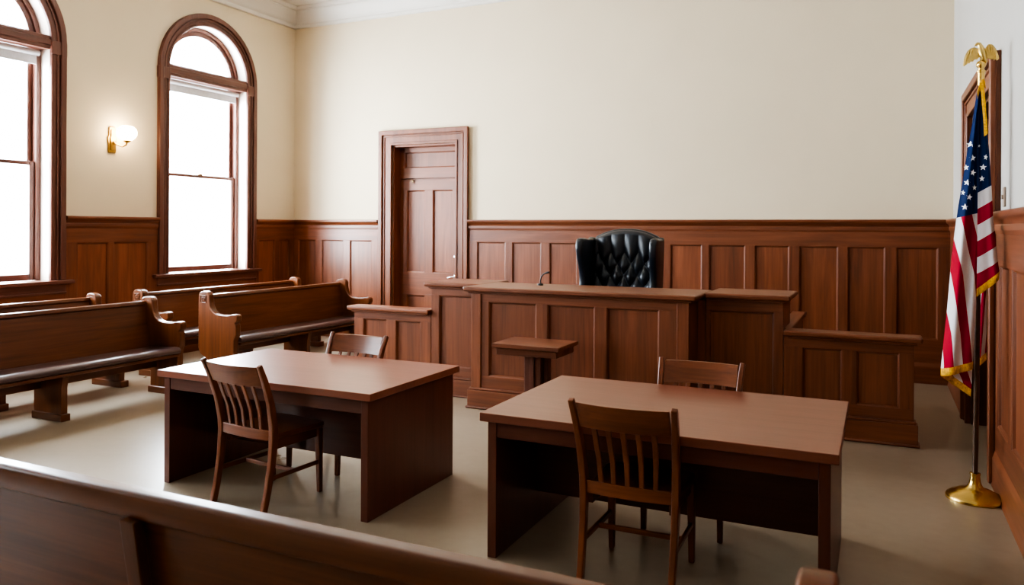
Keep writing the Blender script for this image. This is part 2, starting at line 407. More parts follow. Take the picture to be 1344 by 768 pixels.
j.done('door_jamb', W3('mill'), d1)
yd = .20
# transom panel above the leaf
tp = frame_mb(-dh+.03, dh-.03, 2.485, DZ-.03, [(-dh+.12, dh-.10)], 2.645, 2.885, .035, yd).box(-dh+.03, dh-.03, yd+.0, yd+.02, 2.44, 2.52, WX, 0).done('transom', W3('mill'), d1)
panels(tp, [(-dh+.12, dh-.10)], 2.645, 2.885, 'mill', .035, yd)
lx0, lx1 = -dh+.035, dh-.035
po = [(-.40, -.08), (.06, .40)]
lf = frame_mb(lx0, lx1, .72, 2.46, po, 1.05, 2.30, .04, yd)
frame_mb(lx0, lx1, 0.01, .72, po, .20, .70, .04, yd, lf)
lf.box(-dh, dh, yd+.012, yd+.03, 0, DZ, WZ, 0)
leaf = lf.done('door_leaf', W3('mill'), d1)
panels(leaf, po, 1.05, 2.30, 'mill', .04, yd); panels(leaf, po, .20, .70, 'mill', .04, yd)
MB().box(-.30, -.27, yd-.07, yd-.04, 2.43, 2.455, 0, .004).tube([(-.285, yd-.06, 2.40), (-.285, yd-.06, 2.45)], .008).done('door_bolt', M_bronze, leaf)
MB().lathe([(.0, 0), (.032, 0), (.032, .012), (.022, .02), (.012, .022), (0, .022)], 18, 0, Matrix.Translation((lx1-.065, yd-.04, 1.295)) @ Matrix.Rotation(PI/2, 4, 'X')).done('deadbolt', M_chrome, leaf)
MB().lathe([(.0, 0), (.03, 0), (.03, .012), (.012, .02), (.012, .05), (0, .05)], 18, 0, Matrix.Translation((lx1-.065, yd-.04, 1.0)) @ Matrix.Rotation(PI/2, 4, 'X')).tube([(lx1-.065, yd-.085, 1.0), (lx1-.10, yd-.088, 1.003), (lx1-.15, yd-.085, .995), (lx1-.18, yd-.08, .985)], [.011, .011, .009, .007]).done('door_handle', M_chrome, leaf)
# doorway in the right wall (local x = -Y)
rc, rh = -(RY0+RY1)/2, (RY1-RY0)/2
d2 = struct(casing(MB(), rh, RZ, .21).done('door_2', W3('mill'), None, (XR, -rc, 0), -PI/2))
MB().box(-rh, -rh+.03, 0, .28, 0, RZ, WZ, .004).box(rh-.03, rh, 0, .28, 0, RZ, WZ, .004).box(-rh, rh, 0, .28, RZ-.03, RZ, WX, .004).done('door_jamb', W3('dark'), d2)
for sx in (-1, 1):
    a, b = sorted((sx*.004, sx*(rh-.032))); op = [(a+.12, b-.12)]
    lf = frame_mb(a, b, .85, RZ-.035, op, 1.05, RZ-.20, .04, .26); frame_mb(a, b, .01, .90, op, .22, .82, .04, .26, lf)
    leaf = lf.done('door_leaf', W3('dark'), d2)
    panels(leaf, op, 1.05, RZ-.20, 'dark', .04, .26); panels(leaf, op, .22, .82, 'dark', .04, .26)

sw = MB().box(-.035, .035, -.012, 0, -.065, .065, 0, .004).box(-.008, .008, -.022, -.01, -.014, .014, 0, .003).done('light_switch', M_plate, None, (XR, 5.98, 1.945), -PI/2)
sw['label'] = 'small brown light switch plate on the daylit grey wall right of the flag'; sw['category'] = 'light switch'

# ------------------------------------------------------------------ wall sconce
t = thing('wall_sconce', 'brass wall sconce with a glowing white glass globe between the arched windows', 'wall lamp', (XL, 6.60, 2.80), PI/2)
def plate_outline():
    pts = [(-.045, .15), (-.03, .165), (.03, .165), (.045, .15), (.045, .06), (.062, .03), (.062, -.01), (.05, -.06), (.055, -.13), (.05, -.16), (-.05, -.16), (-.055, -.13), (-.05, -.06), (-.062, -.01), (-.062, .03), (-.045, .06)]
    return pts
MB().prism(plate_outline(), [], ID, -.022, 0, 0, bev=.006).prism([(p[0]*.6, p[1]*.8) for p in plate_outline()], [], ID, -.036, -.02, 0, bev=.005).done('backplate', M_oldbrass, t)
MB().tube([(0, -.03, -.02), (.02, -.08, -.065), (.055, -.13, -.085), (.08, -.165, -.06), (.085, -.17, -.03)], [.012, .010, .009, .010, .012], 12).lathe([(0, 0), (.02, 0), (.042, .018), (.05, .03), (.046, .036), (0, .036)], 20, 0, Matrix.Translation((.085, -.17, -.035))).done('arm', M_brass, t)
MB().lathe([(.042, .03), (.065, .04), (.094, .067), (.112, .10), (.115, .132), (.106, .168), (.082, .196), (.055, .208), (.0, .21)], 28, 0, Matrix.Translation((.085, -.17, -.035))).done('glass_globe', M_glow, t, smooth=1.2)

# ------------------------------------------------------------------ judge's bench and its wings
FB = 6.96
def cap_mb(m, x0, x1, y0, y1, z, over=.06, th=.045, tl=0, tr=0):
    x0 += tl; x1 -= tr
    m.box(x0-over, x1+over, y0-over, y1+over, z-th, z, WX, .014, 3)
    m.box(x0-over*.45, x1+over*.45, y0-over*.45, y1+over*.45, z-th-.022, z-th, WX, .008); return m
def unit(name, label, x0, x1, yf, depth, top, opens, pv, cat='bench', base=.175, tone='mill', capargs={}, pl=(.045, .045), pd=None):
    """free standing panelled unit: front at yf; local origin at its front left base"""
    t = thing(name, label, cat, (x0, yf, 0)); w = x1-x0
    oo = [(a-x0, b-x0) for a, b in opens]
    frame_mb(0, w, base-.01, top-.05, oo, *pv, th=.035, y=.035).done('front_frame', W3(tone), t)
    panels(t, oo, *pv, tone, .035, .035, name='front_panel')
    b = MB().box(0, w, .036, depth, 0, top-.05, WZ, .002); b.done('carcass', W3(tone), t)
    cap_mb(MB(), 0, w, 0, depth, top, **capargs).done('cap', W3(tone), t)
    s = MB(); pa, pb = pl; pd = pd or depth
    s.box(-pa*.67, w+pb*.67, -.03, pd, 0, base, WX, .006).box(-pa*.4, w+pb*.4, -.018, pd, base-.002, base+.025, WX, .009).box(-pa, w+pb, -.045, pd, 0, .022, WX, .009); s.done('plinth', W3(tone), t)
    return t
jb = unit('judges_bench', "tall central panelled wooden judge's bench under the black chair", -3.545, -1.455, 6.60, .62, 1.165,
     [(-3.36, -2.87), (-2.755, -2.30), (-2.185, -1.715)], (.315, 1.025), capargs=dict(over=.065), pd=.31)
# wider back part of the bench, closing against the wings
MB().box(-.064, 2.154, FB-6.60, .62, 0, 1.10, WZ, .002).done('rear_carcass', W3('mill'), jb)
# corner posts of the bench front
MB().box(0, .105, -.012, .03, .19, 1.10, WZ, .006).done('corner_post', W3('mill'), jb)
MB().box(1.985, 2.09, -.004, .03, .19, 1.10, WZ, .006).done('corner_post', W3('mill'), jb)
unit('bench_wing', 'tall panelled wooden bench wing joined left of the central bench, before the door', -4.215, -3.613, FB, .55, 1.165, [(-4.12, -3.64)], (.30, 1.03), capargs=dict(tr=.06), pl=(.045, 0))
unit('bench_wing', 'tall shadowed panelled bench wing joined right of the central bench', -1.387, -.735, FB, .55, 1.165, [(-1.36, -.81)], (.30, 1.015), capargs=dict(tl=.06), pl=(0, 0))
unit('low_partition', 'low two-panelled wooden partition at far left of the bench, behind the left table', -5.195, -4.22, FB, .10, .875, [(-5.075, -4.775), (-4.655, -4.345)], (.30, .74), cat='partition', capargs=dict(tr=.06), pl=(.045, 0))
lp = unit('low_partition', 'low two-panelled wooden partition right of the bench, nearest the flag', -.73, .255, FB, .10, .875, [(-.58, -.275), (-.165, .15)], (.295, .735), cat='partition', capargs=dict(tl=.06), pl=(0, .045))
rt = MB().box(-.06, .02, .10, 1.62, 0, .83, WZ, .004).box(-.09, .05, .10, 1.66, .83, .875, WY, .012, 3).done('return_wall', W3('mill'), lp)
# raised platform behind the bench
pf = thing('platform', 'low wooden platform behind the bench under the black chair', 'platform', (-2.5, 8.5, 0))
MB().box(-1.6, 1.6, -.92, .6, 0, .40, WX, .006).done('deck', W3('mill'), pf)

# microphone on the bench
mc = thing('microphone', 'small black gooseneck microphone on the bench top, left of the black chair', 'microphone', (-3.02, 7.05, 1.165))
MB().lathe([(0, 0), (.028, 0), (.028, .012), (.012, .02), (0, .022)], 16).done('base', M_black, mc)
MB().tube([(0, 0, .015), (.0, 0, .05), (.012, -.005, .085), (.035, -.01, .11), (.06, -.015, .122)], [.006, .006, .006, .006, .006], 8).done('gooseneck', M_black, mc)
MB().tube([(.058, -.015, .121), (.07, -.016, .126), (.095, -.02, .131), (.10, -.02, .132)], [.007, .011, .011, .006], 10).done('capsule', M_black, mc)

# ------------------------------------------------------------------ judge's chair
jc = thing('wingback_chair', 'black tufted leather wingback chair behind the central bench', 'chair', (-2.50, 7.98, .40))
def tuft(u, v):
    # u across (m from centre), v height (m); returns pillow depth
    dx, dz = .152, .125
    v0 = .87
    if v <= v0 + .0:
        a = u/dx + (v-v0)/(2*dz); b = u/dx - (v-v0)/(2*dz)
        p = (abs(math.sin(PI*a))*abs(math.sin(PI*b)))**.55
    else:
        p1 = abs(math.sin(PI*u/dx))
        k = min(1, (v-v0)/.24)
        p = (p1**.84)*(1-k) + 1.0*k
    return p
def jback(s, t_):
    x = (s-.5)*2
    hw = .345 + .025*t_
    top = 1.315 - .10*abs(x)**2.2
    z = .50 + (top-.50)*t_
    edge = min(1, (1-abs(x))/.10)**.5 * min(1, (1-t_)/.05+.0)**.5
    y = .16 + .12*t_ - .075*edge*(.45+.55*tuft(x*hw, z-.20)) - .035
    return (x*hw, y, z)
m = MB(); m.grid(jback, 120, 130, 0); m.done('backrest_cushion', M_leather, jc, smooth=1.3)
def shell(s, t_):
    x = (s-.5)*2; hw = .345+.03*t_; top = 1.325-.10*abs(x)**2.2; z = .35+(top-.35)*t_
    return (x*hw, .17+.12*t_+.06*(1-x*x), z)
m = MB()
prof = []
for k in range(25):
    x = -1+2*k/24; prof.append((x*.375, 1.33-.10*abs(x)**2.2))
m.prism([(-.32, .30), (.32, .30)] + prof[::-1], [], lambda u, v, w: (u, w+.12*(v-.4), v), .13, .21, 0, bev=.03)
m.done('backrest', M_leather, jc, smooth=1.0)
for r in range(5):
    for q in range(-3, 4):
        u = (q + (.5 if r % 2 else 0))*.152; v = .87 - r*.125
        if abs(u) < .32 and v+.20 > .56:
            t_ = (v+.20-.5)/.80
            MB().lathe([(0, -.005), (.009, -.003), (.011, .002), (.006, .006), (0, .007)], 10, 0, Matrix.Translation((u, .125+.12*t_-.033, v+.20)) @ Matrix.Rotation(PI/2, 4, 'X')).done('button', M_leather, jc)
WO = [(.20, .42), (-.10, .42), (-.16, .55), (-.11, .72), (-.12, .88), (-.175, 1.04), (-.185, 1.15), (-.15, 1.215), (-.07, 1.225), (.04, 1.215), (.16, 1.215), (.24, 1.17)]
def smoothpoly(P, n=5):
    out = []; N = len(P)
    for i in range(N):
        p0, p1, p2, p3 = (Vector(P[(i+k-1) % N]) for k in range(4))
        for k in range(n):
            t = k/n; out.append(tuple(.5*((2*p1)+(p2-p0)*t+(2*p0-5*p1+4*p2-p3)*t*t+(3*p1-p0-3*p2+p3)*t**3)))
    return out
for s in (-1, 1):
    m = MB(); m.prism(smoothpoly(WO), [], lambda u, v, w, s=s: (s*(.325 + w + .03*(v-.4) + .06*max(0, .1-u)), u, v), 0, .075, 0, bev=.028)
    m.done('wing', M_leather, jc, smooth=1.0)
    MB().box(s*.37-.055, s*.37+.055, -.42, .12, .28, .56, 0, .05, 4).done('arm', M_leather, jc, smooth=1.0)
MB().box(-.33, .33, -.42, .14, .26, .46, 0, .06, 4).done('seat', M_leather, jc, smooth=1.0)
MB().tube([(0, -.1, .09), (0, -.1, .28)], .035, 14).done('column', M_bronze, jc)
m = MB()
for k in range(5):
    a = 2*PI*k/5+.3; m.bar([(0, -.1, .11), (.18*math.cos(a), -.1+.18*math.sin(a), .085), (.32*math.cos(a), -.1+.32*math.sin(a), .05)], (.05, .035), 0, .006, Vector((-math.sin(a), math.cos(a), 0)))
    m.lathe([(0, 0), (.022, .004), (.026, .026), (.02, .05), (0, .055)], 12, 0, Matrix.Translation((.31*math.cos(a), -.1+.31*math.sin(a), 0)))
m.done('swivel_base', M_bronze, jc)

# ------------------------------------------------------------------ small stand before the bench
ls = thing('pedestal_stand', 'small square-topped wooden pedestal stand in front of the central bench', 'stand', (-2.61, 5.99, 0))
MB().box(-.30, .30, -.225, .225, .735, .77, WX, .006).box(-.27, .27, -.195, .195, .675, .735, WX, .004).done('top', W3('mill'), ls)
MB().box(-.075, .075, -.06, .09, .04, .68, WZ, .006).box(-.02, .02, -.075, -.05, .04, .68, WZ, .004).box(.09, .125, -.02, .05, .04, .68, WZ, .004).done('post', W3('trim'), ls)
MB().box(-.22, .22, -.20, .20, 0, .045, WX, .01).done('foot', W3('trim'), ls)

# ------------------------------------------------------------------ counsel tables
def table(label, x0, x1, y0, y1):
    t = thing('counsel_table', label, 'table', ((x0+x1)/2, (y0+y1)/2, 0)); a, b = (x1-x0)/2, (y1-y0)/2
    MB().box(-a, a, -b, b, .715, .76, WX, .004).done('tabletop', W3('desktop_lit'), t)
    for s in (-1, 1):
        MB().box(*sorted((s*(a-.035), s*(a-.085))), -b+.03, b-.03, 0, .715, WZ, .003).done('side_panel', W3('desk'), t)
    for s in (-1, 1):
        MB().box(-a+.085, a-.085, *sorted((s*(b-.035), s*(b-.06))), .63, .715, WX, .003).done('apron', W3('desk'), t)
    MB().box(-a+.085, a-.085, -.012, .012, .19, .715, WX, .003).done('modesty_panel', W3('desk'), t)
    return t
table('dark wooden counsel table on the left, nearer the windows and pews', -4.39, -2.655, 3.71, 4.77)
table('dark wooden counsel table on the right, nearer the flag', -1.885, -.15, 3.60, 4.76)

# ------------------------------------------------------------------ chairs
def chair(label, loc, rz, group):
    t = thing('slat_back_chair', label, 'chair', loc, rz, group)
    C = W3('chair')
    # local: sitter faces +y; back at -y
    rear = [(-.275, 0), (-.245, .12), (-.215, .28), (-.20, .44), (-.205, .52), (-.235, .66), (-.285, .80), (-.335, .905)]
    rx = [.222, .224, .226, .228, .230, .236, .243, .25]
    for s in (-1, 1):
        MB().bar([(s*x, y, z) for (y, z), x in zip(rear, rx)], [(.032, .040), (.032, .040), (.034, .044), (.036, .05), (.036, .048), (.034, .042), (.032, .036), (.03, .028)], WZ, .006).done('rear_leg', C, t)
        MB().bar([(s*.215, .205, 0), (s*.215, .20, .22), (s*.212, .195, .42)], [(.03, .03), (.036, .036), (.042, .042)], WZ, .006).done('front_leg', C, t)
    # saddle seat
    def seat(s, q):
        x = (s-.5)*2; y = -.20+.45*q; hw = .222+.018*math.sin(PI*min(1, q*1.1)*.5)
        return x*hw, y
    m = MB(); pr = [(-.215, -.19), (.215, -.19), (.24, .18), (.225, .235), (.16, .252), (-.16, .252), (-.225, .235), (-.24, .18)]
    m.prism(pr, [], XY, .425, .458, WY, bev=.010)
    m.done('seat', C, t)
    MB().box(-.20, .20, .165, .19, .365, .426, WX, .003).box(-.215, -.19, -.18, .19, .365, .426, WY, .003).box(.19, .215, -.18, .19, .365, .426, WY, .003).done('seat_apron', C, t)
    # crest rail, curved toward the back in the middle
    def rail(z0, z1, y_at, bow, th, name, sag=0):
        m = MB(); n = 12
        def f(s, q):
            ang = q*4; x = -.225+.45*s; zz = (z0, z1, z1, z0, z0)[round(ang)]; side = (0, 0, 1, 1, 0)[round(ang)]
            return (x, y_at(zz) - bow*(1-(2*s-1)**2) + (side-.5)*th, zz - sag*(1-(2*s-1)**2))
        m.grid(f, n, 4, WX)
        b = m.bm; bmesh.ops.remove_doubles(b, verts=b.verts, dist=1e-5); bmesh.ops.holes_fill(b, edges=[e for e in b.edges if e.is_boundary]); bmesh.ops.recalc_face_normals(b, faces=b.faces)
        es = [e for e in b.edges if len(e.link_faces) == 2 and e.calc_face_angle(0) > .9]
        bmesh.ops.bevel(b, geom=es, offset=.004, segments=2, profile=.5, affect='EDGES', clamp_overlap=True)
        m.done(name, C, t)
    def yb(z):
        for (y0, z0), (y1, z1) in zip(rear, rear[1:]):
            if z <= z1: return y0+(y1-y0)*(z-z0)/(z1-z0)
        return rear[-1][0]
    rail(.765, .893, yb, .035, .022, 'crest_rail')
    rail(.425, .49, yb, .02, .026, 'lower_rail')
    for k in range(5):
        x = (k-2)*.073; bw = lambda f, x=x: f*(1-(x/.225)**2)
        MB().bar([(x*.93, yb(.48)-bw(.02), .48), (x*.96, yb(.60)-bw(.018), .60), (x, yb(.70)-bw(.03), .70), (x, yb(.775)-bw(.035), .775)], [(.024, .012), (.026, .012), (.026, .012), (.028, .012)], WZ, .003).done('back_slat', C, t)
    for s in (-1, 1):
        MB().bar([(s*.222, -.225, .20), (s*.216, .20, .20)], (.018, .026), WY, .004).done('side_stretcher', C, t)
    MB().bar([(-.216, -.02, .20), (.216, -.02, .20)], (.018, .026), WX, .004, Vector((0, 1, 0))).done('cross_stretcher', C, t)
    return t
G = 'slat-back chairs at the counsel tables'
c0 = chair('slat-back wooden chair at the near side of the left table, back to the camera', (-3.525, 3.865, 0), math.radians(-5), G)
dup(c0, (-1.085, 3.83, 0), math.radians(0), 'slat-back wooden chair at the near side of the right table, back to the camera', G)
dup(c0, (-3.615, 4.575, 0), PI, 'slat-back wooden chair tucked behind the left table, only its crest showing', G)
dup(c0, (-1.00, 4.56, 0), PI, 'slat-back wooden chair tucked behind the right table, only its crest showing', G)

# ------------------------------------------------------------------ pews
def pew_end(height):
    k = height-.98
    P = [(.03, 0), (.03, .46), (.0, .52), (.0, .63), (.018, .655), (-.012, .675), (-.016, .735), (.004, .752), (.06, .752), (.13, .738), (.24, .737), (.315, .750), (.365, .785), (.392, .835), (.402, .89), (.404, .94+k*.7)]
    P += [(.408, .958+k), (.428, .982+k), (.46, .992+k), (.505, .995+k), (.545, .985+k), (.568, .962+k), (.575, .93), (.575, .34), (.545, .28), (.43, .22), (.43, 0)]
    return P
def pew(label, loc, rz, L, group, height=.98, batten=False, post=None):
    t = thing('pew', label, 'pew', loc, rz, group); P3 = W3('pew'); h = L/2; Y0 = -.29
    F = lambda u, v, w: (w, Y0+u, v)
    for s in (-1, 1):
        a, b = s*h, s*(h-.075)
        m = MB().prism(pew_end(post or height), [], F, a, b, WZ, bev=.012)
        m.box(*sorted((s*(h+.012), s*(h-.087))), Y0-.015, Y0+.45, 0, .07, WY, .008)
        e = m.done('pew_end', P3, t)
        # carved rosette near the top of the post, outer side
        r = MB(); xo = s*h; cz = (post or height)-.075; cy = Y0+.495
        for k in range(4):
            r.box(*sorted((xo, xo+s*.006)), cy-.045, cy+.045, cz-.045+k*.027, cz-.045+k*.027+.009, WZ, .003) if k in (0, 3) else None
        r.box(*sorted((xo, xo+s*.006)), cy-.045, cy-.036, cz-.045, cz+.045, WZ, .003).box(*sorted((xo, xo+s*.006)), cy+.036, cy+.045, cz-.045, cz+.045, WZ, .003)
        for k in range(5):
            an = 2*PI*k/5+PI/2
            r.lathe([(0, 0), (.011, .001), (.009, .006), (0, .008)], 10, 0, Matrix.Translation((xo, cy+.018*math.cos(an), cz+.018*math.sin(an))) @ Matrix.Rotation(s*PI/2, 4, 'Y'))
        r.done('carved_rosette', W3('pew'), e)
    i = h-.07
    # seat board, cushion, back, top rail
    MB().box(-i, i, Y0-.0, Y0+.45, .40, .432, WX, .008).box(-i, i, Y0+.33, Y0+.36, .27, .40, WX, .003).done('seat_board', P3, t)
    cu = [(-.008, .436), (.43, .436), (.43, .475), (.34, .482), (.15, .490), (.06, .497), (.015, .494), (-.01, .478), (-.018, .455)]
    MB().prism(cu, [], F, -i, i, 0, bev=.006).done('seat_cushion', M_vinyl, t, smooth=1.0)
    MB().prism([(.425, .40), (.452, .40), (.545, height-.055), (.512, height-.055)], [], F, -i, i, WX, bev=.003).done('backrest', P3, t)
    MB().prism([(.492, height-.066), (.500, height-.04), (.515, height-.033), (.55, height-.033), (.566, height-.045), (.57, height-.075), (.562, height-.105), (.552, height-.115), (.53, height-.10)], [], F, -i, i, WX, bev=.004).done('top_rail', P3, t)
    mid = MB().prism([(.05, 0), (.05, .30), (.03, .40), (.43, .40), (.43, .10), (.41, 0)], [], F, -.03, .03, WZ, bev=.006).box(-.045, .045, Y0+.03, Y0+.44, 0, .065, WY, .008).done('center_support', P3, t)
    if batten:
        for x in batten:
            MB().prism([(.456, .30), (.49, .30), (.582, height-.11), (.548, height-.11)], [], F, x-.03, x+.03, WZ, bev=.004).done('batten', P3, t)
    return t
GP = 'wooden pews along the window wall'
LP = 2.56
xr1, xr2 = -6.45-.29, -7.32-.29
pw = pew('front-row wooden pew at the left picture edge, with dark cushion', (xr1, 5.80-LP/2, 0), PI/2, LP, GP)
dup(pw, (xr1, 6.49+LP/2, 0), PI/2, 'front-row wooden pew behind the left table, rosette carved on its near end', GP)
dup(pw, (xr2, 5.80-LP/2, 0), PI/2, 'back-row pew under the left window, mostly hidden behind another pew', GP)
rp = dup(pw, (xr2, 7.69, 0), PI/2, 'back-row pew below the fully visible arched window', GP); rp.scale.x = 1.07
LF = 3.8
pew('large blurred wooden pew in the foreground, seen from behind', (-.07-LF/2, 1.835, 0), PI, LF, None, height=.985, post=1.03, batten=[-1.85, -.02, 1.85])

# ------------------------------------------------------------------ flag and stand
FX, FY = .563, 5.786
fp = thing('flag_stand', 'brass-based flagpole with a gilded eagle on top beside the right wall', 'flagpole', (FX, FY, 0))
MB().lathe([(0, 0), (.168, 0), (.170, .012), (.162, .024), (.150, .028), (.145, .036), (.115, .046), (.105, .056), (.070, .064), (.048, .078), (.036, .10), (.030, .13), (.028, .155), (.031, .158), (.031, .168), (.022, .17), (0, .17)], 48).done('base', M_brass, fp)
MB().tube([(0, 0, .15), (.022, 0, 2.70)], .0165, 16).done('pole', plain('varnished_pole', L3(.07,.035,.018), .3, noise=.2, nscale=12, Coat_Weight=.4), fp)
EX = .022
eg = MB().lathe([(.0, 2.655), (.020, 2.655), (.021, 2.735), (.026, 2.738), (.026, 2.748), (.018, 2.752), (.016, 2.765), (.027, 2.778), (.030, 2.792), (.022, 2.806), (.012, 2.812), (0, 2.812)], 20, 0, Matrix.Translation((EX, 0, 0)))
eg.done('ferrule', M_brass, fp)
e = MB()
# body leaning, breast to the left, tail to the lower right
e.tube([(EX+.030, 0, 2.800), (EX+.022, 0, 2.815), (EX+.012, 0, 2.84), (EX+.004, 0, 2.865), (EX, 0, 2.888), (EX-.004, 0, 2.905), (EX-.012, 0, 2.919), (EX-.022, 0, 2.922), (EX-.032, 0, 2.918), (EX-.040, 0, 2.908)],
       [(.010,.006), (.018,.012), (.027,.022), (.030,.025), (.024,.020), (.016,.015), (.015,.014), (.013,.012), (.008,.007), (.002,.002)], 14)
for s in (-1, 1): e.tube([(EX+.004, s*.012, 2.835), (EX, s*.014, 2.815), (EX-.010, s*.014, 2.803)], [.009, .007, .004], 8)
body = e.done('eagle', M_gold, fp, smooth=1.2)
wl = [(-.006, 2.872), (-.018, 2.893), (-.035, 2.905), (-.055, 2.902), (-.075, 2.885), (-.088, 2.860), (-.096, 2.832), (-.100, 2.805), (-.103, 2.788), (-.092, 2.790), (-.088, 2.798), (-.080, 2.792), (-.074, 2.806), (-.064, 2.800), (-.056, 2.816), (-.045, 2.810), (-.036, 2.826), (-.024, 2.822), (-.010, 2.838)]
wr = [(.010, 2.858), (.018, 2.880), (.026, 2.900), (.040, 2.916), (.056, 2.917), (.070, 2.905), (.080, 2.885), (.088, 2.860), (.096, 2.835), (.098, 2.818), (.088, 2.808), (.080, 2.818), (.072, 2.810), (.062, 2.822), (.052, 2.816), (.040, 2.828), (.028, 2.826)]
for P, s in ((wl, -1), (wr, 1)):
    m = MB(); m.prism(P, [], lambda u, v, w, s=s: (EX+u, w-.10*abs(u)*.5+.012*math.sin(abs(u)*26), v), -.005, .007, 0, bev=.003)
    for k in range(4):
        f = .35+.18*k
        a = P[3+k]; 
        m.tube([(EX+a[0]*.9, -.012-.05*abs(a[0])*.5, a[1]-.006), (EX+a[0]*1.0, -.010-.05*abs(a[0]), a[1]-.03-.006*k), (EX+a[0]*1.04, -.006-.05*abs(a[0]), max(2.80, a[1]-.055-.008*k))], [.004, .005, .002], 6)
    m.done('wing', M_gold, body, smooth=1.0)

# flag: draped cloth made of a left fall, a right fall and a strip behind the pole
def lerp(P, t, i=1, j=0):
    """interpolate coordinate j of polyline P at coordinate i == t (P sorted by i descending)"""
    if t >= P[0][i]: return P[0][j]
    for A, B in zip(P, P[1:]):
        if t >= B[i]: return A[j]+(B[j]-A[j])*(A[i]-t)/(A[i]-B[i])
    return P[-1][j]
Ll = [(.566,2.655),(.545,2.50),(.538,2.43),(.513,2.274),(.485,2.055),(.46,1.884),(.443,1.737),(.423,1.54),(.402,1.244),(.382,1.021),(.365,.822)]
Lr = [(.585,2.655),(.574,2.50),(.567,2.466),(.564,2.223),(.565,1.98),(.564,1.81),(.563,1.543),(.56,1.251),(.552,1.056),(.545,.885)]
Rr = [(.590,2.655),(.597,2.50),(.602,2.464),(.626,2.221),(.638,2.003),(.649,1.786),(.671,1.545),(.683,1.459),(.69,1.40)]
yL = lambda s, t: -.012 - (.022+.030*t)*math.sin(PI*s)**.8 + (.010+.012*t)*math.sin(s*PI*3.1+.4+t*1.4) + .010*t*math.sin(s*9+5*t)
def fL(s, t):
    zb = .822+(.885-.822)*s; z = 2.65+(zb-2.65)*t
    x = lerp(Ll, z)*(1-s)+lerp(Lr, z)*s
    return (x-FX, yL(s, t)-.02, z)
def uvL(s, t):
    x, y, z = fL(s, t); x += FX
    px = x; 
    R1 = [(.30, 2.1), (.348, 1.786), (.423,1.441),(.474,1.061),(.49,.852)]
    Pd = [(.131, 1.9), (.131, 1.786), (.128, 1.441), (.102, 1.061), (.107, .82)]
    c = (x-lerp(R1, z))/lerp(Pd, z)
    zc = 1.805+.03*s
    return (c+5.02, .5+(z-zc)*4)
def yR(s, t): return -.015 - (.030+.03*t)*math.sin(PI*s*.85) - .012*t*math.sin(s*PI*2.6+.6)
def fR(s, t):
    zb = 1.345+(1.465-1.345)*s**.9; z = 2.65+(zb-2.65)*t
    x = lerp(Lr, z)*(1-s)+lerp(Rr, z)*s
    return (x-FX+.001, yR(s, t)-.014, z)
def uvR(s, t):
    x, y, z = fR(s, t); u = min(1, max(0, (x+FX-.565)/(lerp(Rr, z)-.565+1e-6)))
    zc = 1.965+.045*u
    per = .206-.014*u
    return ((zc-z)/per+.5, .5+(z-zc)*4)
def fB(s, t):
    z = 1.55+(.885+.05*s-1.55)*t
    return (.012+.052*s, .035+.012*math.sin(s*5+t*3), z)
def uvB(s, t): return (s*1.1+t*.9+.2, 0)
def fU(s, t):   # folded-under corner at the bottom of the left fall
    A = Vector((.372-FX, -.030, .815)); B = Vector((.545-FX, -.022, .868)); Cc = Vector((.541-FX, -.002, .695))
    top = A.lerp(B, s); bot = A.lerp(Cc, s); p = top.lerp(bot, t)
    return (p.x, p.y+.012+.02*math.sin(PI*s)*t, p.z)
def uvU(s, t): return (s*1.6-t*.5+3.3, 0)
m = MB()
m.grid(fL, 60, 150, 0, uvL); m.grid(fR, 50, 110, 0, uvR); m.grid(fB, 16, 40, 0, uvB); m.grid(fU, 30, 20, 0, uvU)
def star(cx, cz, r, rot, sq=1.0):
    # find the surface depth at this spot and lay a five-pointed star on it
    def depth(x, z):
        if x <= lerp(Lr, z): 
            a, b = lerp(Ll, z), lerp(Lr, z); s = min(1, max(0, (x-a)/(b-a))); t = (2.65-z)/(2.65-(.822+.063*s)); return fL(s, t)[1]
        a, b = lerp(Lr, z), lerp(Rr, z); s = min(1, max(0, (x-a)/(b-a))); t = (2.65-z)/(2.65-(1.345+.12*s)); return fR(s, t)[1]
    ring = []
    for k in range(10):
        a = rot+PI/2+k*PI/5; rr = r if k % 2 == 0 else r*.42
        x = cx+rr*math.cos(a)*sq; z = cz+rr*math.sin(a); ring.append((x-FX, depth(x, z)-.004, z))
    c = (cx-FX, depth(cx, cz)-.0045, cz)
    for k in range(10): m.poly([c, ring[k], ring[(k+1) % 10]], 1)
for cx, cz, r, q in [(.523,2.275,.023,.9),(.571,2.262,.011,.7),(.535,2.185,.023,.9),(.605,2.188,.020,.6),(.501,2.128,.020,.7),(.592,2.125,.022,.9),(.537,2.093,.022,.85),(.586,2.053,.020,.8),(.504,2.03,.021,.85),(.547,1.998,.019,.7),(.484,1.967,.018,.6),(.517,1.937,.022,.9),(.492,1.874,.022,.85)]:
    star(cx, cz, r, random.uniform(-.25, .25), q)
m.bm.faces.ensure_lookup_table()
fl = m.done('national_flag', [M_flag, M_star], None, (FX, FY, 0), 0, smooth=1.4)
fl['label'] = 'furled red, white and blue star-spangled flag with gold fringe on the pole'; fl['category'] = 'flag'
